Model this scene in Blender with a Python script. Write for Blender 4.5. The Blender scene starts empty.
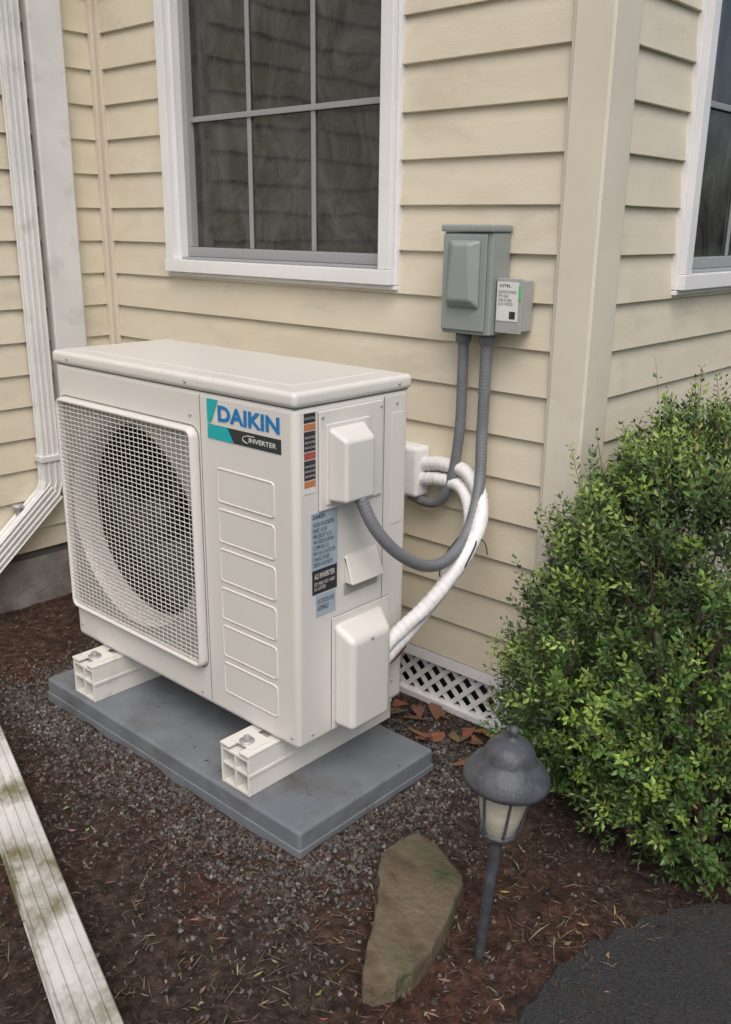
import bpy, bmesh, math, random
import numpy as np
from mathutils import Vector, Matrix, noise
random.seed(7); rng=np.random.default_rng(7)
G=-0.16            # ground level (z=0 is the underside of the outdoor unit)
W,H,D=0.87,0.778,0.342
YA=0.597; XB=0.275; XC=-1.52
scene=bpy.context.scene
COL=bpy.context.collection

# ------------------------------------------------------------ materials
def mat(name,c,rough=.5,c2=None,scale=20,bump=0,bscale=60,detail=3,metal=0,spec=.5,attr=False,stretch=None,contrast=(.35,.65),dirt=None):
    m=bpy.data.materials.new(name); m.use_nodes=True
    nt=m.node_tree; N=nt.nodes; L=nt.links; b=N["Principled BSDF"]
    b.inputs["Roughness"].default_value=rough; b.inputs["Metallic"].default_value=metal
    b.inputs["Specular IOR Level"].default_value=spec
    tc=N.new("ShaderNodeTexCoord"); src=tc.outputs["Object"]
    if stretch:
        mp=N.new("ShaderNodeMapping"); mp.inputs["Scale"].default_value=stretch; L.new(src,mp.inputs[0]); src=mp.outputs[0]
    out=None
    if attr:
        a=N.new("ShaderNodeAttribute"); a.attribute_name="Col"; out=a.outputs["Color"]
    elif c2 is not None:
        n=N.new("ShaderNodeTexNoise"); n.inputs["Scale"].default_value=scale; n.inputs["Detail"].default_value=detail
        L.new(src,n.inputs["Vector"])
        r=N.new("ShaderNodeValToRGB"); r.color_ramp.elements[0].position=contrast[0]; r.color_ramp.elements[1].position=contrast[1]
        r.color_ramp.elements[0].color=(*c,1); r.color_ramp.elements[1].color=(*c2,1)
        L.new(n.outputs["Fac"],r.inputs["Fac"]); out=r.outputs["Color"]
    if dirt is not None:   # (colour, scale, threshold low, high)
        n=N.new("ShaderNodeTexNoise"); n.inputs["Scale"].default_value=dirt[1]; n.inputs["Detail"].default_value=6; n.inputs["Roughness"].default_value=.65
        L.new(src,n.inputs["Vector"])
        mr=N.new("ShaderNodeMapRange"); mr.inputs[1].default_value=dirt[2]; mr.inputs[2].default_value=dirt[3]
        L.new(n.outputs["Fac"],mr.inputs[0])
        mx=N.new("ShaderNodeMix"); mx.data_type='RGBA'; L.new(mr.outputs[0],mx.inputs[0])
        if out is not None: L.new(out,mx.inputs[6])
        else: mx.inputs[6].default_value=(*c,1)
        mx.inputs[7].default_value=(*dirt[0],1); out=mx.outputs[2]
    if out is not None: L.new(out,b.inputs["Base Color"])
    else: b.inputs["Base Color"].default_value=(*c,1)
    if bump:
        n2=N.new("ShaderNodeTexNoise"); n2.inputs["Scale"].default_value=bscale; n2.inputs["Detail"].default_value=4
        L.new(src,n2.inputs["Vector"])
        bp=N.new("ShaderNodeBump"); bp.inputs["Strength"].default_value=bump; bp.inputs["Distance"].default_value=.01
        L.new(n2.outputs["Fac"],bp.inputs["Height"]); L.new(bp.outputs[0],b.inputs["Normal"])
    return m
M={}
M['siding']=mat("cream_vinyl_siding",(.655,.60,.475),.5,(.70,.648,.52),6,.08,90,dirt=((.50,.45,.35),3.5,.55,.85),stretch=(1,1,2.5))
M['post']=mat("cream_corner_trim",(.67,.62,.52),.5,(.72,.67,.57),5,0,60,dirt=((.52,.47,.39),4,.55,.9))
M['beige']=mat("beige_trim",(.62,.56,.47),.5,(.68,.61,.52),5)
M['white']=mat("white_vinyl",(.76,.77,.79),.4,(.82,.825,.84),5,0,60,dirt=((.52,.52,.50),7,.6,.9))
M['white_d']=mat("white_painted_metal",(.64,.65,.66),.4,(.72,.73,.74),6,0,60,dirt=((.44,.44,.42),9,.52,.8))
M['muntin']=mat("grey_window_grille",(.30,.31,.32),.5)
M['sash']=mat("grey_sash",(.33,.345,.36),.45)
M['conc']=mat("foundation_concrete",(.20,.19,.19),.9,(.29,.275,.26),12,.4,80,dirt=((.12,.10,.09),5,.5,.8))
M['case']=mat("ivory_enamel",(.69,.68,.65),.33,(.71,.70,.67),3,.02,150,spec=.5)
M['casesh']=mat("ivory_enamel_shaded",(.36,.355,.335),.5)  # casing enamel darkened: shade of recesses put into the colour
M['wire']=mat("grille_wire_ivory",(.70,.69,.66),.4)
M['seam']=mat("seam_shadow_gap",(.20,.19,.18),.8)
M['dark']=mat("dark_plastic_and_shade",(.02,.021,.022),.45)
M['fan']=mat("fan_plastic",(.045,.047,.05),.4)
M['coil']=mat("coil_dark",(.018,.018,.018),.7)
M['pad']=mat("slate_composite_pad",(.145,.165,.19),.75,(.185,.205,.225),9,.15,200,dirt=((.095,.09,.085),5,.48,.72))
M['rail']=mat("pvc_rail",(.69,.685,.65),.5,(.74,.73,.695),10,0,80,dirt=((.42,.38,.33),14,.58,.8))
M['hole']=mat("rail_hollow_shade",(.10,.095,.085),.8)
M['galv']=mat("galvanised_steel",(.42,.42,.41),.45,metal=.4)
M['greybox']=mat("grey_powdercoat",(.265,.295,.29),.45,(.285,.315,.31),8,.04,200)
M['greyplas']=mat("grey_plastic",(.36,.375,.37),.5)
M['cond']=mat("grey_conduit",(.15,.16,.178),.45,(.18,.19,.21),20)
M['wrap']=mat("white_line_wrap",(.76,.765,.78),.5,(.83,.835,.85),30,.25,50,dirt=((.5,.49,.47),20,.6,.85))
M['copper']=mat("copper",(.55,.27,.16),.35,metal=.9)
M['black']=mat("black_tie",(.015,.015,.015),.5)
M['blue']=mat("badge_blue",(.0,.19,.50),.4)
M['teal']=mat("badge_teal",(.0,.42,.46),.4)
M['bband']=mat("badge_black",(.02,.03,.035),.35)
M['lwhite']=mat("label_white",(.72,.72,.70),.5)
M['lblue']=mat("label_blue_grey",(.33,.42,.50),.5,(.38,.47,.55),40)
M['lblack']=mat("label_black",(.03,.03,.035),.5)
M['lorange']=mat("label_orange",(.50,.20,.08),.5)
M['lred']=mat("label_red",(.38,.08,.06),.5)
M['green']=mat("status_green",(.10,.50,.20),.4)
M['lamp']=mat("weathered_black_metal",(.050,.055,.065),.5,(.085,.092,.105),35,.2,120,dirt=((.16,.155,.15),28,.58,.8))
M['frost']=mat("frosted_cream_glass",(.50,.47,.38),.3,(.58,.55,.46),25,.15,60,dirt=((.30,.27,.19),14,.48,.75))
M['stone']=mat("mossy_flagstone",(.085,.066,.042),.85,(.165,.13,.085),18,.7,55,detail=6,dirt=((.065,.070,.034),9,.52,.68))
M['exten']=mat("weathered_white_gutter",(.50,.495,.47),.5,(.66,.655,.64),8,.1,60,dirt=((.17,.16,.09),6,.47,.64))
M['leafs']=mat("shrub_leaves",(.1,.15,.04),.38,attr=True,spec=.5)
M['twig']=mat("twig_bark",(.10,.075,.05),.9,(.16,.12,.085),30,.4,80)
M['litter']=mat("mulch_chips",(.1,.07,.05),.85,attr=True,spec=.3)
M['grav']=mat("gravel_stones",(.1,.1,.1),.75,attr=True,spec=.35)
M['asph']=mat("asphalt",(.018,.019,.021),.85,(.062,.063,.066),300,.9,350,detail=3,dirt=((.065,.053,.045),6,.50,.78))
M['roof']=mat("asphalt_shingle",(.06,.06,.065),.9,(.10,.10,.105),40)
M['room']=mat("dark_interior",(.10,.095,.09),.9)

def glass_mat():
    m=bpy.data.materials.new("window_glass"); m.use_nodes=True; nt=m.node_tree; N=nt.nodes; L=nt.links; b=N["Principled BSDF"]
    b.inputs["Roughness"].default_value=.05; b.inputs["IOR"].default_value=1.5; b.inputs["Specular IOR Level"].default_value=.7
    tc=N.new("ShaderNodeTexCoord"); mp=N.new("ShaderNodeMapping"); mp.inputs["Scale"].default_value=(1.3,1.3,.8); L.new(tc.outputs["Object"],mp.inputs[0])
    n=N.new("ShaderNodeTexNoise"); n.inputs["Scale"].default_value=6; n.inputs["Detail"].default_value=8; n.inputs["Roughness"].default_value=.7; n.inputs["Distortion"].default_value=1.2
    L.new(mp.outputs[0],n.inputs["Vector"])
    r=N.new("ShaderNodeValToRGB"); e=r.color_ramp.elements
    e[0].position=.40; e[0].color=(.022,.023,.023,1); e[1].position=.70; e[1].color=(.085,.090,.090,1)
    L.new(n.outputs["Fac"],r.inputs[0]); L.new(r.outputs[0],b.inputs["Base Color"])
    n2=N.new("ShaderNodeTexNoise"); n2.inputs["Scale"].default_value=4; n2.inputs["Detail"].default_value=2; L.new(tc.outputs["Object"],n2.inputs["Vector"])
    bp=N.new("ShaderNodeBump"); bp.inputs["Strength"].default_value=.12; bp.inputs["Distance"].default_value=.02
    L.new(n2.outputs["Fac"],bp.inputs["Height"]); L.new(bp.outputs[0],b.inputs["Normal"])
    return m
M['glass']=glass_mat()

def ground_mat():
    m=bpy.data.materials.new("mulch_soil"); m.use_nodes=True; nt=m.node_tree; N=nt.nodes; L=nt.links; b=N["Principled BSDF"]
    b.inputs["Roughness"].default_value=.95; b.inputs["Specular IOR Level"].default_value=.2
    tc=N.new("ShaderNodeTexCoord")
    def nz(s,d=5,r=.6):
        n=N.new("ShaderNodeTexNoise"); n.inputs["Scale"].default_value=s; n.inputs["Detail"].default_value=d; n.inputs["Roughness"].default_value=r
        L.new(tc.outputs["Object"],n.inputs["Vector"]); return n
    a=nz(45); r=N.new("ShaderNodeValToRGB"); e=r.color_ramp.elements
    e[0].position=.30; e[0].color=(.018,.013,.011,1); e[1].position=.72; e[1].color=(.110,.080,.064,1)
    x=e.new(.5); x.color=(.052,.037,.030,1)
    L.new(a.outputs["Fac"],r.inputs[0])
    c=nz(2.2,3); mr=N.new("ShaderNodeMapRange"); mr.inputs[1].default_value=.42; mr.inputs[2].default_value=.62; L.new(c.outputs["Fac"],mr.inputs[0])
    mx=N.new("ShaderNodeMix"); mx.data_type='RGBA'; mx.blend_type='MULTIPLY'; L.new(mr.outputs[0],mx.inputs[0]); L.new(r.outputs[0],mx.inputs[6]); mx.inputs[7].default_value=(1.35,.95,.8,1)
    sx=N.new("ShaderNodeVectorMath"); sx.operation='LENGTH'; L.new(tc.outputs["Object"],sx.inputs[0])
    m2=N.new("ShaderNodeMapRange"); m2.inputs[1].default_value=2.8; m2.inputs[2].default_value=3.1; L.new(sx.outputs["Value"],m2.inputs[0])
    g=nz(30,3); r2=N.new("ShaderNodeValToRGB"); r2.color_ramp.elements[0].color=(.03,.055,.015,1); r2.color_ramp.elements[1].color=(.09,.13,.04,1); L.new(g.outputs["Fac"],r2.inputs[0])
    m3=N.new("ShaderNodeMix"); m3.data_type='RGBA'; L.new(m2.outputs[0],m3.inputs[0]); L.new(mx.outputs[2],m3.inputs[6]); L.new(r2.outputs[0],m3.inputs[7])
    L.new(m3.outputs[2],b.inputs["Base Color"])
    h=nz(110,5,.7); bp=N.new("ShaderNodeBump"); bp.inputs["Strength"].default_value=.9; bp.inputs["Distance"].default_value=.012
    L.new(h.outputs["Fac"],bp.inputs["Height"]); L.new(bp.outputs[0],b.inputs["Normal"])
    return m
M['ground']=ground_mat()

# ------------------------------------------------------------ helpers
def link(ob,parent=None):
    COL.objects.link(ob)
    if parent is not None: ob.parent=parent
    return ob
def empty(name,loc=(0,0,0)):
    e=bpy.data.objects.new(name,None); e.empty_display_size=.1; COL.objects.link(e); return e
def mesh(name,v,f,m,parent=None,smooth=False,cols=None):
    me=bpy.data.meshes.new(name); me.from_pydata(v,[],f); me.update()
    for mm in (m if isinstance(m,(list,tuple)) else [m]): me.materials.append(mm)
    if smooth: me.polygons.foreach_set("use_smooth",[True]*len(me.polygons))
    if cols is not None:
        ca=me.color_attributes.new(name="Col",type='FLOAT_COLOR',domain='CORNER')
        k=len(me.loops)//len(me.polygons)
        c=np.ones((len(me.polygons),4),dtype=np.float32); c[:,:3]=cols
        ca.data.foreach_set("color",np.repeat(c,k,axis=0).ravel())
    return link(bpy.data.objects.new(name,me),parent)
def box(name,x0,x1,y0,y1,z0,z1,m,parent=None,bev=0,seg=2,taper=None):
    v=[(x,y,z) for x in (x0,x1) for y in (y0,y1) for z in (z0,z1)]
    if taper: v=[taper(p) for p in v]
    f=[(0,1,3,2),(4,6,7,5),(0,4,5,1),(2,3,7,6),(0,2,6,4),(1,5,7,3)]
    ob=mesh(name,v,f,m,parent)
    bm=bmesh.new(); bm.from_mesh(ob.data); bmesh.ops.recalc_face_normals(bm,faces=bm.faces)
    if bev:
        bmesh.ops.bevel(bm,geom=list(bm.edges),offset=bev,segments=seg,profile=.5,affect='EDGES')
    bm.to_mesh(ob.data); bm.free()
    if bev:
        ob.data.polygons.foreach_set("use_smooth",[True]*len(ob.data.polygons))
        wn=ob.modifiers.new("wn",'WEIGHTED_NORMAL'); wn.keep_sharp=True
    return ob
def tube(name,pts,r,m,parent=None,res=10,radii=None,nurbs=True):
    cu=bpy.data.curves.new(name,'CURVE'); cu.dimensions='3D'; cu.bevel_depth=r; cu.bevel_resolution=4; cu.resolution_u=res; cu.use_fill_caps=True
    s=cu.splines.new('BEZIER'); s.bezier_points.add(len(pts)-1)
    for i,p in enumerate(pts):
        b=s.bezier_points[i]; b.co=p; b.handle_left_type=b.handle_right_type='AUTO'
        if radii: b.radius=radii[i]
    cu.materials.append(m)
    return link(bpy.data.objects.new(name,cu),parent)
def catmull(pts,n):
    P=[Vector(p) for p in pts]; P=[P[0]*2-P[1]]+P+[P[-1]*2-P[-2]]; out=[]
    for i in range(1,len(P)-2):
        for k in range(n):
            t=k/n; a,b,c,d=P[i-1:i+3]
            out.append(.5*((2*b)+(c-a)*t+(2*a-5*b+4*c-d)*t*t+(3*b-a-3*c+d)*t**3))
    out.append(P[-2]); return out
def ribbed(name,pts,r,m,parent,pitch=.006,amp=.0012,jit=0,seg=14):
    """flexible hose whose radius ripples along its length"""
    P=catmull(pts,60); L=[0]
    for a,b in zip(P,P[1:]): L.append(L[-1]+(b-a).length)
    n=int(L[-1]/pitch*4); S=[]; j=0
    for i in range(n+1):
        s=L[-1]*i/n
        while j<len(L)-2 and L[j+1]<s: j+=1
        t=(s-L[j])/max(1e-9,L[j+1]-L[j]); S.append(P[j].lerp(P[j+1],t))
    v=[];f=[]; up=Vector((0.3,.2,1)).normalized()
    for i,p in enumerate(S):
        T=(S[min(i+1,n)]-S[max(i-1,0)]).normalized()
        u=(up-T*up.dot(T)).normalized(); up=u; w=T.cross(u)
        ph=(i%4)/4*2*math.pi
        for k in range(seg):
            a=2*math.pi*k/seg
            rr=r+amp*math.cos(ph+ (a if jit else 0))+(noise.noise(Vector((i*.08,math.cos(a),math.sin(a)+3)))*jit if jit else 0)
            v.append(p+(u*math.cos(a)+w*math.sin(a))*rr)
    for i in range(n):
        for k in range(seg):
            a=i*seg+k; b=i*seg+(k+1)%seg; f.append((a,b,b+seg,a+seg))
    f.append(tuple(range(seg))[::-1]); f.append(tuple(n*seg+k for k in range(seg)))
    return mesh(name,[tuple(q) for q in v],f,m,parent,True)
def lathe(name,prof,m,parent=None,seg=32,loc=(0,0,0),sm=True,axis='Z'):
    v=[];f=[]
    for r,z in prof:
        for k in range(seg):
            a=2*math.pi*k/seg
            if axis=='Z': v.append((loc[0]+r*math.cos(a),loc[1]+r*math.sin(a),loc[2]+z))
            else: v.append((loc[0]+r*math.cos(a),loc[1]+z,loc[2]+r*math.sin(a)))
    for i in range(len(prof)-1):
        for k in range(seg):
            a=i*seg+k; b=i*seg+(k+1)%seg; f.append((a,b,b+seg,a+seg))
    return mesh(name,v,f,m,parent,sm)
def text(name,s,width,height,pos,side,m,parent,bold=.0):
    cu=bpy.data.curves.new(name,'FONT'); cu.body=s; cu.size=1; cu.offset=bold; cu.extrude=.0; cu.space_line=.95; cu.resolution_u=3
    cu.materials.append(m); ob=link(bpy.data.objects.new(name,cu))
    bpy.context.view_layer.update()
    bb=[Vector(c) for c in ob.bound_box]; x0=min(b.x for b in bb);x1=max(b.x for b in bb);y0=min(b.y for b in bb);y1=max(b.y for b in bb)
    sx=width/(x1-x0); sy=height/(y1-y0)
    S=Matrix.Diagonal((sx,sy,1,1))@Matrix.Translation((-x0,-y0,0))
    R=Matrix.Rotation(math.radians(90),4,'X')
    if side=='X': R=Matrix.Rotation(math.radians(90),4,'Z')@R
    ob.matrix_world=Matrix.Translation(pos)@R@S
    if parent is not None: ob.parent=parent
    return ob

# ------------------------------------------------------------ ground
xs=np.unique(np.concatenate([np.linspace(-80,-4,12),np.linspace(-4,-2,9),np.linspace(-2,1.0,121),np.linspace(1.0,4,12),np.linspace(4,80,12)]))
ys=np.unique(np.concatenate([np.linspace(-80,-4,12),np.linspace(-4,-1,9),np.linspace(-1,.7,69),np.linspace(.7,4,12),np.linspace(4,80,12)]))
def gz(x,y):
    near=max(0,min(1,(3-abs(x))/1))*max(0,min(1,(3-abs(y))/1))
    h=.014*noise.noise(Vector((x*3,y*3,0)))+.009*noise.noise(Vector((x*11,y*11,5)))
    if x>.55: h=h*max(0,1-(x-.55)/.12)-.006*min(1,(x-.55)/.12)
    return G+h*near-.002
v=[(x,y,gz(x,y)) for y in ys for x in xs]; nx=len(xs)
f=[(j*nx+i,j*nx+i+1,(j+1)*nx+i+1,(j+1)*nx+i) for j in range(len(ys)-1) for i in range(nx-1)]
mesh("ground",v,f,M['ground'],None,True)

base=[(.60,-4),(.62,-1.2),(.63,-.6),(.64,-.146),(.662,.122),(.72,.27),(.80,.39),(.98,.50),(1.25,.62),(1.5,1.2),(1.6,5)]
P=catmull([(a,b,0) for a,b in base],30)
v=[];f=[]
for i,p in enumerate(P):
    dx=.026*noise.noise(Vector((p.y*7,p.x*7,2)))+.014*noise.noise(Vector((p.y*34,1,2)))
    v+= [(p.x+dx-.012,p.y,G-.012),(p.x+dx,p.y,G+.004),(p.x+.5,p.y-.0,G+.008),(6,p.y,G+.008)]
for i in range(len(P)-1):
    for k in range(3): a=i*4+k; f.append((a,a+1,a+5,a+4))
mesh("asphalt_path",v,f,M['asph'])
path_edge=lambda y: float(np.interp(y,[b[1] for b in base],[b[0] for b in base]))

# ------------------------------------------------------------ house
house=empty("house")
EXP=.1025
def siding(name,a0,a1,z0,z1,axis,plane,outsign):
    k0=math.floor((z0-.003)/EXP)
    v=[];f=[];n=max(2,int((a1-a0)/.06))
    prof=[]
    k=k0
    while True:
        zb=max(z0,k*EXP); zt=min(z1,(k+1)*EXP)
        if zb>=z1: break
        if zt-zb>.004:
            fr0=(zb-k*EXP)/EXP; fr1=(zt-k*EXP)/EXP
            ob_=.0135-.0115*fr0; ot=.0135-.0115*fr1
            prof.append((k,[(0.0,zb),(ob_-.0015,zb),(ob_,zb+.0015),(ob_*.35+ot*.65+.0009,zb*.35+zt*.65),(ot,zt)]))
        k+=1
    for k,pr in prof:
        b=len(v)
        for i in range(n+1):
            a=a0+(a1-a0)*i/n
            for j,(o,z) in enumerate(pr):
                wob=.0013*noise.noise(Vector((a*3.1,k*7.3,plane*5)))+.0009*noise.noise(Vector((a*9,k*3.3,j)))
                o2=o+(wob if j>0 else 0); zz=z+(.0016*noise.noise(Vector((a*2,k*1.7,9))) if 0<j<3 else 0)
                v.append((a,plane+outsign*o2,zz) if axis=='x' else (plane+outsign*o2,a,zz))
        m_=len(pr)
        for i in range(n):
            for j in range(m_-1):
                q=b+i*m_+j; f.append((q,q+1,q+m_+1,q+m_) if axis=='x' else (q,q+m_,q+m_+1,q+1))
    return mesh(name,v,f,M['siding'],house)
ZT=2.6
ax0,ax1,az0,az1=-1.122,-.288,.972,2.12
siding("siding_rear_left",XC+.012,ax0-.035,.0,ZT,'x',YA,-1)
siding("siding_rear_right",ax1+.033,.205,.0,ZT,'x',YA,-1)
siding("siding_rear_below_window",ax0-.035,ax1+.033,.0,az0-.03,'x',YA,-1)
siding("siding_rear_above_window",ax0-.035,ax1+.033,az1+.03,ZT,'x',YA,-1)
by0,by1=1.012,1.75
siding("siding_side_a",.68,by0-.035,.0,ZT,'y',XB,1)
siding("siding_side_below_window",by0-.035,by1+.035,.0,az0-.03,'y',XB,1)
siding("siding_side_above_window",by0-.035,by1+.035,az1+.03,ZT,'y',XB,1)
siding("siding_side_b",by1+.035,4.5,.0,ZT,'y',XB,1)
siding("siding_wing",-3.0,YA-.012,.03,ZT,'y',XC,1)
def wall(name,x0,x1,y0,y1,z0,z1,m=M['room']): return box(name,x0,x1,y0,y1,z0,z1,m,house)
wall("wall_core_a",XC-.1,ax0,YA+.003,YA+.12,0,ZT); wall("wall_core_b",ax1,XB-.003,YA+.003,YA+.12,0,ZT)
wall("wall_core_c",ax0,ax1,YA+.003,YA+.12,0,az0); wall("wall_core_d",ax0,ax1,YA+.003,YA+.12,az1,ZT)
wall("wall_core_e",XB-.12,XB-.003,YA+.12,by0,0,ZT); wall("wall_core_f",XB-.12,XB-.003,by1,4.5,0,ZT)
wall("wall_core_g",XB-.12,XB-.003,by0,by1,0,az0); wall("wall_core_h",XB-.12,XB-.003,by0,by1,az1,ZT)
wall("wall_core_i",XC-.12,XC-.003,-3,YA-.003,.0,ZT)
wall("room_floor",-5,XB-.12,YA+.12,4.5,-.02,0.0); wall("room_back",-5,XB-.12,3.6,3.7,0,ZT)
wall("wing_return",-5,XC-.12,-3,-2.9,0,ZT,M['siding'])
box("soffit",-5,XB+.25,YA-.22,4.6,ZT,ZT+.05,M['white'],house)
box("wing_soffit",-5,XC+.25,-3.2,YA-.225,ZT,ZT+.05,M['white'],house)
mesh("roof",[(-5,YA-.26,ZT+.05),(XB+.28,YA-.26,ZT+.05),(XB+.28,4.7,ZT+.05),(-5,4.7,ZT+.05),(-2.5,2.6,ZT+1.3),(-2.4,2.6,ZT+1.3)],[(0,1,5,4),(1,2,5),(2,3,4,5),(3,0,4)],M['roof'],house)
for nm,b in (("corner_post_face",(.206,XB+.016,YA-.022,YA-.001)),("corner_post_return",(XB+.001,XB+.0185,YA-.019,.680))):
    box(nm,b[0],b[1],b[2],b[3],-.01,ZT,M['post'],house,.003)
box("corner_post_lip",.198,.2055,YA-.017,YA-.002,-.01,ZT,M['post'],house,.002)
box("corner_post_lip_side",XB+.002,XB+.015,.6805,.689,-.01,ZT,M['post'],house,.002)
box("inside_corner_trim",XC+.002,XC+.030,YA-.030,YA-.002,.0,ZT,M['beige'],house,.004)
box("inside_corner_flange",XC+.031,XC+.050,YA-.019,YA-.002,.0,ZT,M['beige'],house,.003)
box("foundation_wing",XC-.2,XC-.004,-3,YA+.05,-.5,.028,M['conc'],house,.004)
box("lattice_back_shade",XC,XB-.03,YA+.05,YA+.3,-.5,-.01,M['dark'],house)  # near-black block, paints the shade behind the lattice openings
box("foundation_side",XB-.3,XB-.015,YA+.31,4.5,-.5,-.005,M['conc'],house)
box("skirt_board",XC+.002,XB-.01,YA-.012,YA+.04,-.034,-.002,M['white'],house,.002)
def window(pref,axis,plane,sgn,a0,a1,z0,z1,cols,zm):
    def bx(n,p0,p1,o0,o1,q0,q1,m,bev=.002):
        y0,y1=sorted((plane+sgn*o0,plane+sgn*o1))
        if axis=='x': return box(pref+n,p0,p1,y0,y1,q0,q1,m,house,bev)
        return box(pref+n,y0,y1,p0,p1,q0,q1,m,house,bev)
    t=.034; o=.036
    bx("casing_bottom",a0-t-.004,a1+t+.004,-.06,o+.003,z0-.030,z0+.006,M['white'])
    bx("casing_top",a0-t,a1+t,-.06,o,z1,z1+t,M['white'])
    bx("casing_left",a0-t,a0+.004,-.06,o,z0+.0065,z1-.0005,M['white'])
    bx("casing_right",a1-.004,a1+t,-.06,o,z0+.0065,z1-.0005,M['white'])
    bx("j_channel_left",a0-t-.011,a0-t-.0008,-.002,.021,z0-.03,z1+t,M['white'])
    bx("j_channel_right",a1+t+.0008,a1+t+.011,-.002,.021,z0-.03,z1+t,M['white'])
    bx("j_channel_bottom",a0-t-.011,a1+t+.011,-.002,.022,z0-.042,z0-.031,M['white'])
    bx("jamb_left",a0+.0045,a0+.016,-.055,.016,z0+.0065,z1-.0005,M['white'],.0015)
    bx("jamb_right",a1-.016,a1-.0045,-.055,.016,z0+.0065,z1-.0005,M['white'],.0015)
    bx("sill",a0+.0165,a1-.0165,-.055,.013,z0+.0065,z0+.014,M['sash'],.0015)
    s=.022; g0=a0+.0165; g1=a1-.0165
    bx("sash_bottom",g0,g1,-.05,-.010,z0+.0145,z0+.042,M['sash'])
    bx("sash_left",g0,g0+s,-.05,-.010,z0+.0425,z1-.03,M['sash'])
    bx("sash_right",g1-s,g1,-.05,-.010,z0+.0425,z1-.03,M['sash'])
    bx("sash_top",g0,g1,-.05,-.010,z1-.0295,z1-.001,M['sash'])
    gl0,gl1=g0+s,g1-s
    bx("pane",gl0,gl1,-.037,-.034,z0+.0425,z1-.03,M['glass'],0)
    w=.0075
    for k in range(1,cols):
        c=gl0+(gl1-gl0)*k/cols; bx("grille_v%d"%k,c-w,c+w,-.0335,-.028,z0+.0425,z1-.03,M['muntin'],.0015)
    for k in range(len(zm)):
        bx("grille_h%d"%k,gl0,gl1,-.0275,-.0235,zm[k]-w,zm[k]+w,M['muntin'],.0015)
window("rear_window_",'x',YA,-1,ax0,ax1,az0,az1,3,(1.372,1.745))
window("side_window_",'y',XB,1,by0,by1,az0,az1,2,(1.372,1.745))
lat=[];lf=[]; z0l,z1l=-.158,-.03; hh=z1l-z0l; wd=.0095
for lay,sg in ((0,1),(1,-1)):
    y1=YA+.012+lay*.006; y0=y1-.005
    x=XC+.0
    while x<XB-.02:
        xa,xb=(x,x+hh) if sg>0 else (x+hh,x)
        if min(xa,xb)>XC and max(xa,xb)<XB-.02:
            b=len(lat)
            for yy in (y0,y1):
                lat+=[(xa-wd,yy,z0l),(xa+wd,yy,z0l),(xb+wd,yy,z1l),(xb-wd,yy,z1l)]
            lf+=[(b,b+1,b+2,b+3),(b+4,b+7,b+6,b+5),(b,b+3,b+7,b+4),(b+1,b+5,b+6,b+2)]
        x+=.052
mesh("lattice",lat,lf,M['white'],house)
box("lattice_bottom_rail",XC+.02,XB-.02,YA-.008,YA+.02,G-.02,G+.018,M['white'],house,.002)
box("lattice_end_rail",XB-.065,XB-.02,YA-.0065,YA+.02,G+.0185,-.0345,M['white'],house,.002)
lathe("hose_bib",[(.0,0),(.014,0),(.014,.02),(.008,.03),(.008,.07),(.018,.075),(.018,.085),(0,.085)],M['galv'],house,16,(XC+.03,.17,.12))

# ------------------------------------------------------------ downspouts
def sweep_x(name,prof,path,m,parent=None):
    v=[];f=[];n=len(prof)
    P=[Vector(p) for p in path]
    for i,p in enumerate(P):
        t0=(P[i]-P[i-1]).normalized() if i else (P[1]-P[0]).normalized()
        t1=(P[i+1]-P[i]).normalized() if i<len(P)-1 else t0
        t=(t0+t1).normalized(); k=1/max(.3,t.dot(t0)); nn=Vector((1,0,0)).cross(t).normalized()*k
        for a,b in prof: v.append(tuple(p+Vector((a,0,0))+nn*b))
    for i in range(len(P)-1):
        for k in range(n):
            a=i*n+k;b=i*n+(k+1)%n; f.append((a,b,b+n,a+n))
    f.append(tuple(range(n))[::-1]); f.append(tuple((len(P)-1)*n+k for k in range(n)))
    return mesh(name,v,f,m,parent)
def flute(hx,hy,nf=4,d=.004):
    pts=[]
    def side(p,q,nrm,nf):
        L_=[]
        for i in range(nf):
            for (t,dd) in ((.12,0),(.25,d),(.75,d),(.88,0)):
                s=(i+t)/nf; L_.append((p[0]+(q[0]-p[0])*s-nrm[0]*dd,p[1]+(q[1]-p[1])*s-nrm[1]*dd))
        return L_
    pts+=side((-hx,-hy),(hx,-hy),(0,-1),2); pts+=side((hx,-hy),(hx,hy),(1,0),nf)
    pts+=side((hx,hy),(-hx,hy),(0,1),2); pts+=side((-hx,hy),(-hx,-hy),(-1,0),nf)
    return pts
ds=empty("downspout")
xd=XC+.042
sweep_x("pipe",flute(.020,.029,3,.003),[(xd,.288,2.55),(xd,.288,.29)],M['white_d'],ds)
sweep_x("elbow",flute(.0225,.032,3,.003),[(xd,.288,.35),(xd,.288,.265),(xd,.273,.225),(xd,.243,.195)],M['white_d'],ds)
sweep_x("lower_leg",flute(.027,.034,4,.004),[(xd,.290,.235),(xd,-.04,-.045),(xd,-.25,-.11)],M['white_d'],ds)
for z in (.335,1.9): box("strap",xd-.026,xd+.0262,.250,.326,z,z+.020,M['white_d'],ds,.002)
wd_=empty("downspout.001")
box("pipe",XC+.014,XC+.052,.345,.459,.05,2.55,M['white_d'],wd_,.008,3)
box("strap",XC+.0135,XC+.055,.342,.462,1.95,1.975,M['white_d'],wd_,.002)

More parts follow.
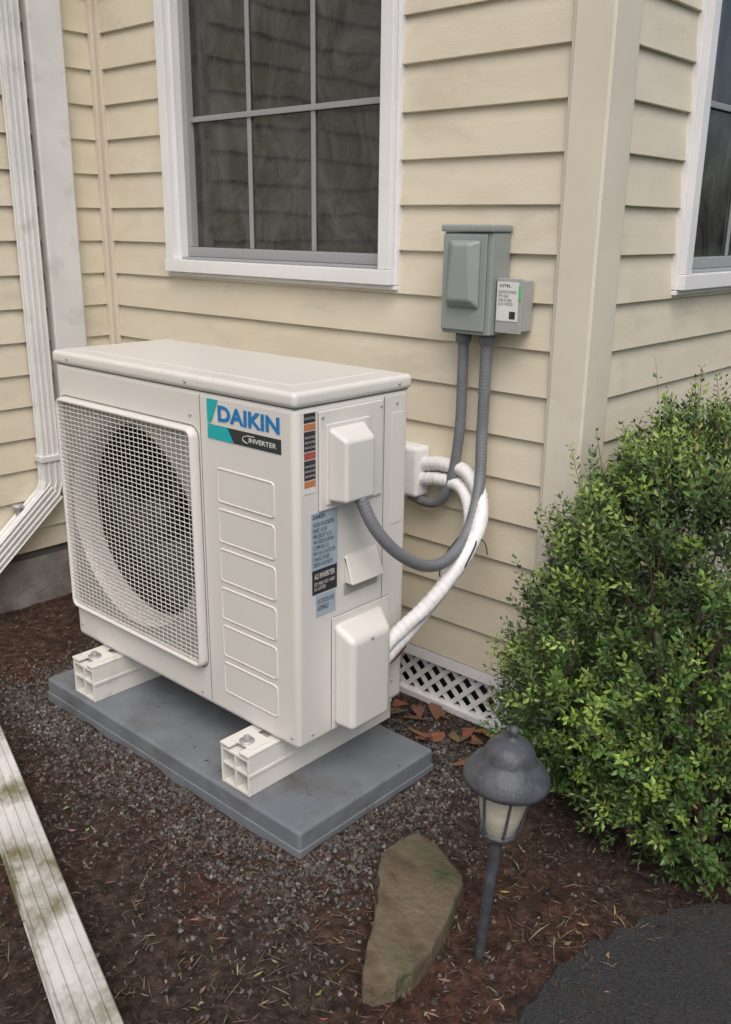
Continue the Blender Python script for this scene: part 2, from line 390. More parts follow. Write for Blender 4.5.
ex=empty("downspout_extension")
A=Vector((-1.35,-.117,0)); B=Vector((.62,-.72,0)); d=(B-A).normalized(); nrm=Vector((d.y,-d.x,0))
pts=flute(.030,.041,4,.004); v=[];f=[];n=len(pts); K=24
for i in range(K+1):
    c=A.lerp(B,i/K)+nrm*.041
    for a,b in pts:
        q=c+nrm*b; v.append((q.x,q.y,G+.036+a+.002*math.sin(i*.7)))
for i in range(K):
    for k in range(n):
        a=i*n+k;b=i*n+(k+1)%n; f.append((a,b,b+n,a+n))
mesh("pipe",v,f,M['exten'],ex)

# ------------------------------------------------------------ pad
pad=box("equipment_pad",-.892,.098,-.095,.345,G-.03,-.102,M['pad'],None,.008,3)
box("edge_band",-.8945,.1005,-.0975,.3475,G-.025,G+.018,M['pad'],pad,.004)
def rail(name,x0,x1):
    e=empty(name); y0,y1=-.082,.385; z0,z1=-.1015,-.001; t=.006; xm=(x0+x1)/2; zm=(z0+z1)/2
    box("body_side_l",x0,x0+t,y0,y1,z0,z1,M['rail'],e,.0015); box("body_side_r",x1-t,x1,y0,y1,z0,z1,M['rail'],e,.0015)
    for z in (z0,zm-t/2,z1-t-.012): box("shelf",x0+t+.0005,x1-t-.0005,y0+.001,y1,z,z+t,M['rail'],e,.001)
    box("web",xm-t/2,xm+t/2,y0+.0015,y1,z0+t+.0005,z1-t-.0125,M['rail'],e,.001)
    box("slot_lip_l",x0-.001,x0+.03,y0-.001,y1,z1-.006,z1+.0005,M['rail'],e,.0015)
    box("slot_lip_r",x1-.03,x1+.001,y0-.001,y1,z1-.006,z1+.0005,M['rail'],e,.0015)
    box("hollow_shade",x0+t,x1-t,y0+.06,y0+.065,z0+t,z1-t,M['hole'],e)  # dark sheet set in the rail end, paints the shade of the hollow
    box("side_rib",x1+.0002,x1+.003,y0,y1,zm-.004,zm+.004,M['rail'],e,.001)
    lathe("washer",[(0,.002),(.017,.002),(.017,0),(0,0)],M['galv'],e,20,(xm,-.045,z1+.003))
    lathe("bolt",[(0,.012),(.008,.012),(.009,.009),(.009,.002),(0,.002)],M['galv'],e,6,(xm,-.045,z1+.0035),False)
    box("unit_foot",xm-.035,xm+.035,-.062,-.004,z1+.0008,z1+.003,M['case'],e,.001)
    return e
rail("mounting_rail",-.164,-.071); rail("mounting_rail.001",-.767,-.674)

# ------------------------------------------------------------ outdoor unit
ac=empty("air_conditioner")
body=box("casing",-W,0,0,D,0.004,H-.030,M['case'],ac,.014,4)
fcx,fcz,fr=-.578,.383,.257
cut=lathe("cut",[(0,-.05),(fr,-.05),(fr,.24),(0,.24)],M['case'],None,64,(fcx,0,fcz),False,'Y')
bm=bmesh.new(); bm.from_mesh(cut.data); bmesh.ops.remove_doubles(bm,verts=bm.verts,dist=1e-5); bmesh.ops.recalc_face_normals(bm,faces=bm.faces); bm.to_mesh(cut.data); bm.free()
body.modifiers.clear()
bo=body.modifiers.new("b",'BOOLEAN'); bo.operation='DIFFERENCE'; bo.object=cut; bo.solver='EXACT'
bpy.context.view_layer.update(); dg=bpy.context.evaluated_depsgraph_get()
nm_=bpy.data.meshes.new_from_object(body.evaluated_get(dg)); body.modifiers.clear(); body.data=nm_
bpy.data.objects.remove(cut)
body.data.polygons.foreach_set("use_smooth",[False]*len(body.data.polygons))
for p in body.data.polygons:
    n=p.normal
    if max(abs(n.x),abs(n.y),abs(n.z))<.999: p.use_smooth=True
lathe("bell_mouth",[(fr-.001,-.0015),(fr-.004,.003),(fr-.012,.016),(fr-.014,.040),(fr-.014,.060)],M['case'],ac,64,(fcx,0,fcz),True,'Y')
lathe("shroud",[(fr-.015,.061),(fr-.015,.235)],M['dark'],ac,64,(fcx,0,fcz),True,'Y')
lathe("coil_back",[(0,.234),(fr-.014,.234)],M['coil'],ac,64,(fcx,0,fcz),False,'Y')
lathe("fan_hub",[(0,.045),(.03,.047),(.048,.055),(.055,.07),(.055,.13),(0,.13)],M['fan'],ac,40,(fcx,0,fcz),True,'Y')
v=[];f=[]
for bl in range(3):
    a0=bl*2*math.pi/3+.5; b=len(v); NR,NA=8,14
    for i in range(NR):
        r=.05+(.232-.05)*i/(NR-1)
        for j in range(NA):
            t=j/(NA-1); sp=1.15+.35*(i/(NR-1)); sweep=.35*(i/(NR-1))**1.5
            a=a0+sp*t+sweep*(1-t*.4)
            y=.06+.075*t+.01*math.sin(t*3.1)
            v.append((fcx+r*math.cos(a),y,fcz+r*math.sin(a)))
    for i in range(NR-1):
        for j in range(NA-1):
            q=b+i*NA+j; f.append((q,q+1,q+NA+1,q+NA))
fb=mesh("fan_blades",v,f,M['fan'],ac,True); fb.modifiers.new("s",'SOLIDIFY').thickness=.004
gx0,gx1,gz0,gz1=-.855,-.303,.098,.664; yf=-.016
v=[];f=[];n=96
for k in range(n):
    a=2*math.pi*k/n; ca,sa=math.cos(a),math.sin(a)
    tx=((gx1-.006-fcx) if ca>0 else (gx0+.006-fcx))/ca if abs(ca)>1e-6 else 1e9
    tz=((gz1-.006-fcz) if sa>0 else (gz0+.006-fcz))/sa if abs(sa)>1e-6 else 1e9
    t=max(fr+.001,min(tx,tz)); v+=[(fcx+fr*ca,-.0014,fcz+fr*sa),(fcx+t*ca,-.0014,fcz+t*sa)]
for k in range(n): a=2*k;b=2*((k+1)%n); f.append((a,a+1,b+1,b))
mesh("grille_recess_shade",v,f,M['casesh'],ac)  # added darker plate, paints the recess shade behind the grille
def rr(name,x0,x1,z0,z1,w,y0,y1,rad,m):
    """rounded rectangular frame"""
    def loop(x0,x1,z0,z1,r):
        L_=[]
        for cx_,cz_,a in ((x1-r,z1-r,0),(x0+r,z1-r,90),(x0+r,z0+r,180),(x1-r,z0+r,270)):
            for k in range(7): t=math.radians(a+15*k); L_.append((cx_+r*math.cos(t),cz_+r*math.sin(t)))
        return L_
    lo=loop(x0,x1,z0,z1,rad); li=loop(x0+w,x1-w,z0+w,z1-w,max(.003,rad-w)); lm=loop(x0+w*.3,x1-w*.3,z0+w*.3,z1-w*.3,rad-w*.3)
    lm2=loop(x0+w*.7,x1-w*.7,z0+w*.7,z1-w*.7,max(.003,rad-w*.7))
    n=len(lo); v=[(x,y1,z) for x,z in lo]+[(x,y0+(y1-y0)*.3,z) for x,z in lo]+[(x,y0,z) for x,z in lm]+[(x,y0,z) for x,z in lm2]+[(x,y0+(y1-y0)*.3,z) for x,z in li]+[(x,y1,z) for x,z in li]
    f=[]
    for s in range(5):
        for k in range(n): a=s*n+k;b=s*n+(k+1)%n; f.append((a,b,b+n,a+n))
    return mesh(name,v,f,m,ac,True)
rr("grille_frame",gx0,gx1,gz0,gz1,.011,yf-.004,.002,.022,M['case'])
rr("grille_recess_line",gx0-.005,gx1+.005,gz0-.005,gz1+.005,.003,-.0012,.001,.027,M['seam'])
v=[];f=[]
def bar(p0,p1,w,axis):
    b=len(v)
    if axis=='h':
        for x in (p0[0],p1[0]):
            for dy,dz in ((-w,0),(0,w),(w,0),(0,-w)): v.append((x,p0[1]+dy,p0[2]+dz))
    else:
        for z in (p0[2],p1[2]):
            for dx,dy in ((-w,0),(0,w),(w,0),(0,-w)): v.append((p0[0]+dx,p0[1]+dy,z))
    for k in range(4): f.append((b+k,b+(k+1)%4,b+4+(k+1)%4,b+4+k))
nz_=50; nv=30
for k in range(1,nz_): z=gz0+.008+(gz1-gz0-.016)*k/nz_; bar((gx0+.008,yf,z),(gx1-.008,yf,z),.0012,'h')
for k in range(1,nv): x=gx0+.008+(gx1-gx0-.016)*k/nv; bar((x,yf+.0026,gz0+.008),(x,yf+.0026,gz1-.008),.0012,'v')
mesh("grille_wires",v,f,M['wire'],ac,True)
box("lid",-W-.005,.005,-.006,D+.006,H-.032,H,M['case'],ac,.011,4)
box("lid_shadow_gap",-W+.003,-.003,.003,D-.003,H-.0345,H-.0315,M['seam'],ac)
box("lid_ridge",-W+.05,-.06,.05,D-.05,H-.001,H+.0012,M['case'],ac,.001)
box("front_seam",-.2925,-.2908,-.0006,.002,.02,H-.04,M['seam'],ac)
box("side_seam",-.002,.0007,.2585,.2602,.02,H-.04,M['seam'],ac)
def screw(x,y,z,side,r=.005):
    if side=='Y': lathe("screw",[(0,-.003),(r*.7,-.003),(r,-.001),(r,.001)],M['galv'],ac,12,(x,y,z),True,'Y')
    else:
        o=lathe("screw",[(0,.003),(r*.7,.003),(r,.001),(r,-.001)],M['galv'],ac,12,(0,0,0)); o.matrix_world=Matrix.Translation((x,y,z))@Matrix.Rotation(math.radians(90),4,'Y')
for x,z in ((-.325,.03),(-.02,.03),(-.325,.69),(-.845,.04)): screw(x,0,z,'Y',.004)
for x,z in ((-.33,.762),(-.80,.762)): screw(x,-.006,z,'Y',.004)
for y,z in ((.30,.72),(.30,.06),(.242,.722),(.068,.722),(.30,.762),(.04,.03)): screw(.006 if y in(.242,.068) else (0 if z<.76 else .005),y,z,'X',.0035)
for k in range(6):
    zt=.590-k*.0905; x0,x1=-.242,-.062
    rr("emboss_%d"%k,x0,x1,zt-.077,zt,.0045,-.0024,.001,.010,M['case'])
    box("emboss_fill_%d"%k,x0+.004,x1-.004,-.0012,.001,zt-.073,zt-.004,M['case'],ac,.0009)
# badge
bx0,bx1=-.266,-.040
box("badge_band",bx0,bx1,-.0012,.001,.650,.680,M['bband'],ac)
mesh("badge_teal_wedge",[(bx0,-.0017,.650),(bx0+.085,-.0017,.650),(bx0+.065,-.0017,.680),(bx0,-.0017,.680)],[(0,1,2,3)],M['teal'],ac)
mesh("badge_triangle",[(bx0,-.0017,.684),(bx0+.012,-.0017,.684),(bx0+.036,-.0017,.734),(bx0,-.0017,.734)],[(0,1,2,3)],M['teal'],ac)
text("badge_letters","DAIKIN",.188,.034,(-.231,-.0015,.690),'Y',M['blue'],ac,.035)
text("badge_subletters","INVERTER",.082,.010,(-.134,-.0022,.660),'Y',M['lwhite'],ac,.02)
tube("badge_swirl",[(-.118,-.0022,.6735),(-.145,-.0022,.671),(-.153,-.0022,.665),(-.143,-.0022,.6585),(-.138,-.0022,.6575)],.0008,M['lwhite'],ac)
# side service plate + wiring cover
box("service_plate",0,.006,.060,.250,.528,.735,M['case'],ac,.004,3)
def tp(p):
    x,y,z=p
    if x>.03: y=y+.003 if y<.1 else y-.022; z=z-.022 if z>.6 else z+.004
    return (x,y,z)
box("wiring_cover",.006,.056,.082,.192,.546,.700,M['case'],ac,.008,3,tp)
box("wiring_cover_flange",.005,.009,.078,.205,.540,.706,M['case'],ac,.002)
box("warning_label",0,.0012,.020,.054,.572,.736,M['lwhite'],ac)
for z0,z1,mm in ((.715,.735,M['lblack']),(.700,.714,M['lorange']),(.658,.699,M['lblack']),(.642,.657,M['lred']),(.600,.641,M['lblack']),(.585,.599,M['lorange'])):
    box("warning_block",.0008,.0018,.0215,.0525,z0,z1-.001,mm,ac)
for z in (.722,.664,.674,.684,.606,.616,.626): text("warning_text","HIGH VOLTAGE",.027,.0045,(.0022,.0235,z),'X',M['lwhite'],ac)
box("data_label",0,.0012,.040,.116,.400,.528,M['lblue'],ac)
box("data_label_dark",.0008,.0018,.042,.114,.352,.405,M['lblack'],ac)
box("data_label_lower",0,.0012,.052,.110,.300,.348,M['lblue'],ac)
text("data_heading","DAIKIN",.034,.009,(.0018,.044,.515),'X',M['lblack'],ac,.02)
text("data_lines","\n".join(["MODEL RX18 208/230V","PHASE 1 HZ 60","MIN CIRCUIT 16.5 A","MAX FUSE 20 A R410A","COMPR RLA 12.0","FAN FLA 0.3 OUTDOOR","CHARGE 3.09 LBS","DESIGN HIGH 450 PSI"]),.064,.095,(.0018,.045,.412),'X',M['lblack'],ac)
text("data_white","A2 INVERTER",.06,.012,(.0022,.047,.385),'X',M['lwhite'],ac,.01)
text("data_white2","ISO 9001 ISO 14001\nUL LISTED",.06,.018,(.0022,.047,.360),'X',M['lwhite'],ac)
text("data_lower","OUTDOOR UNIT\nASSEMBLED",.050,.026,(.0018,.056,.313),'X',M['lblack'],ac)
def hh_(p):
    x,y,z=p
    if x>.01 and z>.38: x=.004
    return (x,y,z)
box("hand_hold",.0,.026,.138,.240,.352,.412,M['case'],ac,.004,3,hh_)
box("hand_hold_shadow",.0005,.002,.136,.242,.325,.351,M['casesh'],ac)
def pc(p):
    x,y,z=p
    if x>.03:
        if z>.2: z-=.030
        y=y+.004 if y<.15 else y-.035
    return (x,y,z)
box("pipe_cover",.0,.058,.102,.264,.026,.272,M['case'],ac,.014,4,pc)
box("pipe_cover_plate",.0,.004,.098,.285,.016,.284,M['case'],ac,.003)
screw(.059,.165,.235,'X',.0035)
box("rear_vent",.0,.0015,.285,.322,.45,.70,M['case'],ac,.0007)

# ------------------------------------------------------------ disconnect box
dc=empty("electrical_disconnect_box")
y1=YA-.013; y0=YA-.083
box("enclosure",-.052,.080,y0,y1,.850,1.070,M['greybox'],dc,.004)
box("hood",-.056,.084,y0-.008,y1,1.0705,1.086,M['greybox'],dc,.004)
box("door",-.050,.068,y0-.006,y0-.0005,.858,1.066,M['greybox'],dc,.003)
def dp(p):
    x,y,z=p
    if y<y0-.01: x=.014+(x-.014)*(.45 if z>1 else .72); z=z-.010 if z>1 else z+.02
    return (x,y,z)
box("handle_bulge",-.036,.056,y0-.028,y0-.006,.905,1.055,M['greybox'],dc,.006,3,dp)
for x in (-.015,.050): lathe("conduit_nut",[(0,0),(.018,0),(.019,-.012),(.016,-.024),(.014,-.026)],M['cond'],dc,18,(x,YA-.045,.850))
sp=empty("surge_protector")
box("enclosure",.086,.146,YA-.060,YA-.014,.862,.972,M['greyplas'],sp,.003)
box("cover",.083,.149,YA-.066,YA-.0602,.858,.976,M['greyplas'],sp,.002)
box("label",.086,.141,YA-.0672,YA-.0655,.885,.968,M['lwhite'],sp)
text("label_heading","CITEL",.030,.006,(.092,YA-.0676,.957),'Y',M['lblack'],sp,.02)
text("label_lines","SURGE PROTECTIVE DEVICE\nTYPE 2 120/240V\nIN 10KA SCCR 200KA\nLED ON = PROTECTED",.046,.032,(.090,YA-.0676,.918),'Y',M['lblack'],sp)
box("code_square",.120,.135,YA-.0678,YA-.067,.890,.906,M['lblack'],sp)
box("status_light",.1412,.1475,YA-.0678,YA-.0662,.930,.962,M['green'],sp,.0006)

# ------------------------------------------------------------ conduits and line set
ribbed("electrical_conduit",[(.050,YA-.045,.840),(.050,.552,.74),(.052,.548,.62),(.070,.52,.50),(.092,.45,.41),(.104,.36,.372),(.102,.28,.380),(.090,.20,.43),(.068,.155,.49),(.045,.138,.550)],.0135,M['cond'],None,.008,.0003)
ribbed("electrical_conduit.001",[(-.015,YA-.045,.840),(-.014,.552,.74),(-.014,.55,.62),(-.030,.548,.50),(-.065,.55,.435),(-.115,.555,.42),(-.17,.565,.425)],.0125,M['cond'],None,.008,.0003)
ls=empty("refrigerant_line_set")
box("wall_cover",-.235,-.125,.530,YA-.010,.430,.560,M['wrap'],ls,.012,3)
ribbed("insulated_line_1",[(-.15,.562,.510),(-.07,.560,.525),(.01,.550,.520),(.075,.52,.478),(.110,.465,.415),(.110,.39,.345),(.084,.32,.270),(.045,.262,.205),(.030,.235,.175)],.0175,M['wrap'],ls,.016,.0007,.002)
ribbed("insulated_line_2",[(-.15,.558,.472),(-.07,.555,.487),(.00,.545,.482),(.052,.515,.442),(.082,.462,.382),(.084,.39,.308),(.064,.325,.236),(.035,.262,.165),(.025,.235,.14)],.0170,M['wrap'],ls,.016,.0007,.002)
tube("tie",[(.064,.42,.372),(.082,.452,.405),(.118,.446,.408),(.132,.41,.375),(.11,.385,.325),(.070,.385,.315),(.060,.405,.345),(.064,.42,.372)],.0018,M['black'],ls)
tube("tie_tail",[(.118,.446,.408),(.135,.455,.40),(.150,.452,.372)],.0015,M['black'],ls)
tube("copper_stub",[(.050,.285,.175),(.040,.266,.150),(.03,.25,.135)],.007,M['copper'],ls)

# ------------------------------------------------------------ path light
pl=empty("path_light")
prof_hat=[(.000,.106),(.006,.104),(.009,.098),(.0075,.092),(.005,.088),(.006,.084),(.014,.081),(.026,.077),(.036,.069),(.041,.058),(.043,.050),(.0445,.046),(.050,.042),(.060,.031),(.068,.020),(.0705,.012),(.0705,.004),(.067,.003),(.060,.012),(.04,.02),(0,.024)]
lathe("hat",[(r*1.04,z) for r,z in prof_hat],M['lamp'],pl,40,(0,0,.187))
lathe("lens",[(0,.002),(.024,.002),(.030,.008),(.038,.045),(.045,.085),(.047,.104)],M['frost'],pl,32,(0,0,.090))
lathe("collar",[(.048,.002),(.051,.002),(.051,-.006),(.047,-.007)],M['lamp'],pl,32,(0,0,.190))
for k in range(6):
    a=k*math.pi/3+.3; pr=[(.026,.092),(.0325,.099),(.040,.137),(.0475,.190)]
    tube("strap_%d"%k,[(r*math.cos(a),r*math.sin(a),z) for r,z in pr],.0024,M['lamp'],pl,6)
lathe("cup",[(0,.004),(.031,.004),(.033,-.001),(.026,-.008),(.013,-.016),(.010,-.022),(.010,-.030),(0,-.03)],M['lamp'],pl,28,(0,0,.092))
lathe("post",[(.0105,0),(.0085,-.24),(.0,-.27)],M['lamp'],pl,16,(0,0,.066))
pl.matrix_world=Matrix.Translation((.518,-.055,G))@Matrix.Rotation(math.radians(4.5),4,Vector((-.669,.743,0)))@Matrix.Translation((0,0,-G))@Matrix.Translation((0,0,.008))

# ------------------------------------------------------------ flagstone
ol=[(.224,.082),(.243,.112),(.305,.108),(.395,.064),(.410,.042),(.440,-.040),(.472,-.135),(.475,-.165),(.470,-.232),(.454,-.264),(.432,-.270),(.410,-.245),(.383,-.20),(.322,-.105),(.266,-.045),(.234,.003)]
cx_=sum(p[0] for p in ol)/len(ol); cy_=sum(p[1] for p in ol)/len(ol)
v=[];f=[];fine=[]
for i,p in enumerate(ol):
    q=ol[(i+1)%len(ol)]
    for k in range(5):
        t=k/5; x=p[0]+(q[0]-p[0])*t; y=p[1]+(q[1]-p[1])*t
        fine.append((x+.006*noise.noise(Vector((x*40,y*40,1))),y+.006*noise.noise(Vector((x*40,y*40,9)))))
n=len(fine)
rings=[(1.01,G-.02),(1.01,G+.010),(1.0,G+.024),(.985,G+.0285),(.96,G+.030),(.9,G+.031),(.8,G+.031),(.7,G+.031),(.6,G+.031),(.5,G+.031),(.4,G+.031),(.2,G+.031)]
for s,z in rings:
    for x,y in fine:
        X=cx_+(x-cx_)*s; Y=cy_+(y-cy_)*s
        h=.005*noise.noise(Vector((X*14,Y*14,0)))+.003*noise.noise(Vector((X*45,Y*45,3)))+.004*math.floor(2.2*(noise.noise(Vector((X*9,Y*9,8)))+.5))/2
        v.append((X,Y,z+(h-.04*(Y-cy_) if s<=1.0 else 0)))
v.append((cx_,cy_,G+.031+.003))
for i in range(len(rings)-1):
    for k in range(n): a=i*n+k;b=i*n+(k+1)%n; f.append((a,b,b+n,a+n))
for k in range(n): f.append(((len(rings)-1)*n+k,(len(rings)-1)*n+(k+1)%n,len(v)-1))
st=mesh("stepping_stone",v,f,M['stone'],None,False)
for p in st.data.polygons:
    if p.index>=4*n: p.use_smooth=True

# ------------------------------------------------------------ scattered litter
def inpad(x,y): return (-.90<x<.106) and (-.103<y<.353)
def instone(x,y):
    c=False;j=len(ol)-1
    for i in range(len(ol)):
        if (ol[i][1]>y)!=(ol[j][1]>y) and x<(ol[j][0]-ol[i][0])*(y-ol[i][1])/(ol[j][1]-ol[i][1])+ol[i][0]: c=not c
        j=i
    return c
def gravel():
    v=[];f=[];c=[]
    oc=np.array([(1,0,0),(-1,0,0),(0,1,0),(0,-1,0),(0,0,1),(0,0,-1)],float)
    of=[(0,2,4),(2,1,4),(1,3,4),(3,0,4),(2,0,5),(1,2,5),(3,1,5),(0,3,5)]
    n=0
    while n<13500:
        x=random.uniform(-1.15,.62); y=random.uniform(-.62,.58)
        if inpad(x,y) or instone(x,y): continue
        dx=max(-.89-x,0,x-.098); dy=max(-.095-y,0,y-.345); dd=math.hypot(dx,dy)
        pr=math.exp(-(dd/.15)**2)*(1+.9*noise.noise(Vector((x*9,y*9,4))))+.03
        if random.random()>pr: continue
        s=random.choice((.0025,.003,.004,.0052))*random.uniform(.8,1.3)
        R=Matrix.Rotation(random.uniform(0,6.28),3,Vector((random.uniform(-1,1),random.uniform(-1,1),random.uniform(-1,1))).normalized())
        P=(oc*np.array([random.uniform(.7,1.3) for _ in range(18)]).reshape(6,3)*s)@np.array(R)
        z=gz(x,y)+s*.3; b=len(v); v+=[(x+p[0],y+p[1],z+p[2]) for p in P]; f+=[(b+i,b+j,b+k) for i,j,k in of]
        g=random.uniform(.03,.12)*random.choice((1,1,1,1,1.9)); t=random.uniform(0,.016); c+= [(g+t,g+t*.3,g-t*.3+.002)]*8; n+=1
    mesh("gravel",v,f,M['grav'],None,False,np.array(c))
gravel()
def chips(name,N,xr,yr,colfn,lr,wr,region=None,zoff=.003,tilt=.35,spill=.0,onpad=0,more=None):
    v=[];f=[];c=[]
    for (N,lr,wr,colfn,region) in [(N,lr,wr,colfn,region)]+(more or []):
        n=0
        while n<N:
            x=random.uniform(*xr); y=random.uniform(*yr); zb=None
            if instone(x,y): continue
            if inpad(x,y):
                if random.random()>onpad or not(-.88<x<.085 and -.085<y<.335): continue
                zb=-.102
            over=x-path_edge(y)
            if over>-.01 and random.random()>spill*math.exp(-max(0,over)/.06): continue
            if region and random.random()>region(x,y): continue
            L_=random.uniform(*lr); w=random.uniform(*wr); a=random.uniform(0,6.28); t=random.gauss(0,tilt); bnd=random.uniform(-.3,.3)*L_
            if zb is not None: t=0; L_*=.6; bnd=0
            d=Vector((math.cos(a),math.sin(a),math.sin(t)*.7)).normalized(); s=Vector((-math.sin(a),math.cos(a),random.uniform(-.6,.6) if zb is None else 0)).normalized()*w
            if zb is None: zb=(gz(x,y) if over<0 else G+.004)+zoff
            else: zb+=.0012
            o=Vector((x,y,zb+abs(d.z)*L_*.35)); mid=o+Vector((0,0,bnd*.35))+s*random.uniform(-.6,.6)
            b=len(v)
            for p,ww in ((o-d*L_*.5,.4),(mid,1),(o+d*L_*.5,.35)): v+=[tuple(p-s*ww*.5),tuple(p+s*ww*.5)]
            f+=[(b,b+1,b+3,b+2),(b+2,b+3,b+5,b+4)]; cc=colfn(); c+=[cc,cc]; n+=1
    mesh(name,v,f,M['litter'],None,False,np.array(c))
def mulchcol():
    r=random.random(); k=random.uniform(.5,1.5)
    if r<.55: b=(.064,.042,.033)
    elif r<.8: b=(.100,.064,.048)
    elif r<.93: b=(.035,.027,.023)
    else: b=(.19,.15,.115)
    return tuple(q*k for q in b)
chips("mulch",24000,(-2.2,1.0),(-.95,.60),mulchcol,(.005,.024),(.0012,.004),None,.003,.35,.8,.018)
tan=lambda: tuple(q*random.uniform(.5,1.1) for q in random.choice(((.32,.24,.15),(.24,.17,.10),(.19,.17,.09),(.36,.29,.19))))
strawreg=lambda x,y:(.12+.88*math.exp(-((x-.27)**2+(y+.36)**2)/.035)+.5*math.exp(-((x-.62)**2+(y-.10)**2)/.02))
chips("fallen_leaves",330,(-1.6,.9),(-.8,.60),tan,(.008,.026),(.002,.006),lambda x,y:.2+strawreg(x,y)*.8,.005,.35,.6,.02,
      [(420,(.02,.055),(.0008,.0016),tan,strawreg)])
chips("leaf_litter",22,(-.15,.18),(.40,.56),lambda: tuple(q*random.uniform(.6,1.1) for q in (.22,.12,.075)),(.03,.06),(.02,.035),None,.01,.3)

# ------------------------------------------------------------ shrub
def shrub():
    blobs=[((.60,.60,.27),(.36,.35,.45)),((.42,.47,.16),(.20,.20,.30)),((.66,.50,.02),(.25,.22,.26)),((.80,.98,.29),(.46,.46,.47)),((.47,.76,.37),(.18,.24,.36))]
    e=empty("shrub")
    base=Vector((.62,.62,G))
    for k in range(22):
        a=random.uniform(0,6.28); r=random.uniform(.10,.26); top=Vector((.60+math.cos(a)*r,.62+math.sin(a)*r,random.uniform(.05,.5)))
        b0=base+Vector((random.uniform(-.12,.12),random.uniform(-.20,.10),-.02)); mid=b0.lerp(top,.5)+Vector((random.uniform(-.04,.04),random.uniform(-.04,.04),.03))
        if top.x<XB+.04: top.x=XB+.04
        tube("stem_%d"%k,[b0,mid,top],.007,M['twig'],e,5,[1.2,.7,.25])
    def inside(p,sc=1):
        for c,r in blobs:
            if ((p[0]-c[0])/r[0])**2+((p[1]-c[1])/r[1])**2+((p[2]-c[2])/r[2])**2<sc: return True
        return False
    V=[];F=[];C=[];SV=[];SF=[]
    cnt=0; target=5900
    while cnt<target:
        c,r=random.choices(blobs,weights=[3.4,1.4,1.4,3.0,1.4])[0]
        d=np.array([random.gauss(0,1) for _ in range(3)]); d/=np.linalg.norm(d)
        rad=random.uniform(.62,1.0)**.6
        p=np.array(c)+d*np.array(r)*rad
        lump=1+.19*noise.noise(Vector((p[0]*6,p[1]*6,p[2]*6)))+.08*noise.noise(Vector((p[0]*15,p[1]*15,p[2]*15)))
        p=np.array(c)+(p-np.array(c))*lump
        if p[2]<G+.02 or inside(p,.52): continue
        if p[0]<XB+.035 and p[1]>YA-.06: continue
        if p[1]>1.3: continue
        if noise.noise(Vector((p[0]*9+4,p[1]*9,p[2]*9)))<-.30 and rad>.85: continue
        if p[2]<G+.08 and random.random()<.5: continue
        cnt+=1
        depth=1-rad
        out=Vector(d/np.array(r)).normalized(); D_=(out*random.uniform(.5,1)+Vector((random.uniform(-.5,.5),random.uniform(-.5,.5),random.uniform(.2,.9)))).normalized()
        L_=random.uniform(.04,.095); bare=False
        if out.z>.35 and rad>.9 and random.random()<.10: L_*=1.8; D_=(D_+Vector((0,0,.9))).normalized(); bare=random.random()<.5
        start=Vector(p)-D_*L_*.5; up=Vector((random.uniform(-1,1),random.uniform(-1,1),random.uniform(-1,1))); u=D_.cross(up).normalized(); w=D_.cross(u)
        if L_>.10: start=Vector(p)-D_*.02
        bend=Vector((random.uniform(-1,1),random.uniform(-1,1),.4))*.012
        npair=int(L_/.0095)
        b=len(SV); q0=start; q1=start+D_*L_+bend
        SV+= [tuple(q0+u*.0011),tuple(q0-u*.0011),tuple(q1-u*.0005),tuple(q1+u*.0005)]; SF.append((b,b+1,b+2,b+3))
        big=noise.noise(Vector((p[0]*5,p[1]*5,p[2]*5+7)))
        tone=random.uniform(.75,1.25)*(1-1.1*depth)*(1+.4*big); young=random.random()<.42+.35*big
        for i in range(npair):
            t=(i+.5)/npair; o=start+D_*L_*t+bend*t*t
            if bare and random.random()<.7: continue
            for sgn in (1,-1):
                a=i*1.6+random.uniform(-.4,.4); sd=(u*math.cos(a)+w*math.sin(a))*sgn
                ld=(sd+D_*random.uniform(.3,1.0)+Vector((0,0,.15))).normalized()
                nr=ld.cross(D_.cross(sd)).normalized() if abs(ld.dot(D_))<.98 else u
                wd=ld.cross(nr).normalized()
                nrm_=ld.cross(wd)
                ll=random.uniform(.012,.021)*(1 if t<.85 else .75); ww=ll*random.uniform(.42,.56)
                m0=o+ld*.002; tip=m0+ld*ll; mm=m0+ld*ll*.5
                lift=nrm_*ww*.22
                b=len(V); V+=[tuple(m0),tuple(mm+wd*ww*.5+lift),tuple(tip),tuple(mm-wd*ww*.5+lift)]
                F+=[(b,b+1,b+2),(b,b+2,b+3)]
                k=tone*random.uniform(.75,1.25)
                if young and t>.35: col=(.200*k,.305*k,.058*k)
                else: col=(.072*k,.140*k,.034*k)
                if random.random()<.012: col=(.30,.26,.08)
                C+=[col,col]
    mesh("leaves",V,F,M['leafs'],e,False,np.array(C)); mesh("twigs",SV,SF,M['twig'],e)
shrub()

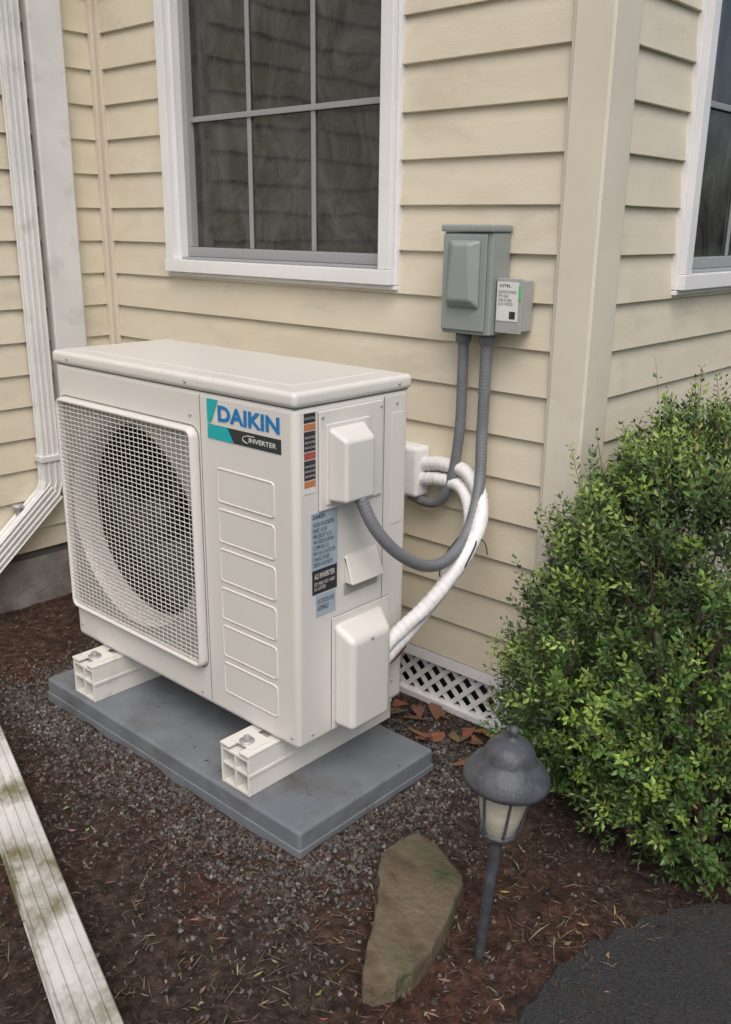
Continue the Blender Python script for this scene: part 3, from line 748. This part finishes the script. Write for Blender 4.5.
# ------------------------------------------------------------ tree line across the yard (seen in the window glass)
def tree(name,x,y,h,seed):
    rd=random.Random(seed); e=empty(name)
    tube("trunk",[(x,y,G-.1),(x+.1,y,h*.35),(x-.05,y+.1,h*.8)],.16,M['twig'],e,6,[1.3,.8,.3])
    V=[];F=[];C=[]
    for k in range(9):
        a=rd.uniform(0,6.28); z0=h*rd.uniform(.25,.65); r=h*rd.uniform(.18,.32)
        tube("limb_%d"%k,[(x,y,z0),(x+math.cos(a)*r*.5,y+math.sin(a)*r*.5,z0+r*.5),(x+math.cos(a)*r,y+math.sin(a)*r,z0+r*.9)],.05,M['twig'],e,5,[1.2,.7,.2])
    for k in range(2200):
        zz=rd.uniform(.2,1); rr_=h*.33*math.sin(min(1,zz*1.1)*math.pi*.9+.25)*rd.random()**.5; a=rd.uniform(0,6.28)
        p=Vector((x+math.cos(a)*rr_,y+math.sin(a)*rr_,zz*h))
        if noise.noise(p*1.1)<-.12: continue
        s=rd.uniform(.08,.2); u=Vector((rd.gauss(0,1),rd.gauss(0,1),rd.gauss(0,1))).normalized(); w=u.orthogonal().normalized()
        b=len(V); V+=[tuple(p-u*s),tuple(p+w*s*.6),tuple(p+u*s),tuple(p-w*s*.6)]; F.append((b,b+1,b+2,b+3)); kk=rd.uniform(.6,1.3); C.append((.05*kk,.075*kk,.025*kk))
    mesh("crown",V,F,M['litter'],e,False,np.array(C))
for i,(x,y,h) in enumerate(((-9,-9,7.5),(-5.5,-11,8.5),(-2,-10.5,7),(9,5,7.5))): tree("tree" if i==0 else "tree.%03d"%i,x,y,h,i+3)

# ------------------------------------------------------------ light
w=bpy.data.worlds.new("World"); scene.world=w; w.use_nodes=True; nt=w.node_tree
bg=nt.nodes["Background"]; sky=nt.nodes.new("ShaderNodeTexSky"); sky.sky_type='NISHITA'; sky.sun_disc=False
el=math.radians(54); az=math.radians(136)
sky.sun_elevation=el; sky.sun_rotation=az; sky.air_density=1.0; sky.dust_density=5; sky.ozone_density=1.0
nt.links.new(sky.outputs[0],bg.inputs[0]); bg.inputs[1].default_value=.15
sd=bpy.data.lights.new("sun","SUN"); sd.energy=1.1; sd.angle=math.radians(50); sd.color=(1,.975,.945)
so=bpy.data.objects.new("sun",sd); COL.objects.link(so)
sv=Vector((math.sin(az)*math.cos(el),math.cos(az)*math.cos(el),math.sin(el)))
so.rotation_euler=sv.to_track_quat('Z','Y').to_euler()

# ------------------------------------------------------------ camera
cd=bpy.data.cameras.new("camera"); cd.sensor_fit='VERTICAL'; cd.sensor_height=24; cd.lens=916.03/1024*24; cd.clip_start=.02; cd.clip_end=500
co=bpy.data.objects.new("camera",cd); COL.objects.link(co)
yaw,pitch,roll=2.3036,-.3017,.0114
fw=Vector((math.cos(pitch)*math.cos(yaw),math.cos(pitch)*math.sin(yaw),math.sin(pitch)))
r=fw.cross(Vector((0,0,1))).normalized(); u=r.cross(fw)
r2=r*math.cos(roll)+u*math.sin(roll); u2=u*math.cos(roll)-r*math.sin(roll)
mw=Matrix((r2,u2,-fw)).transposed().to_4x4(); mw.translation=Vector((1.2508,-1.1863,1.0784)); co.matrix_world=mw
scene.camera=co
scene.view_settings.view_transform='Standard'; scene.view_settings.look='None'; scene.view_settings.exposure=0
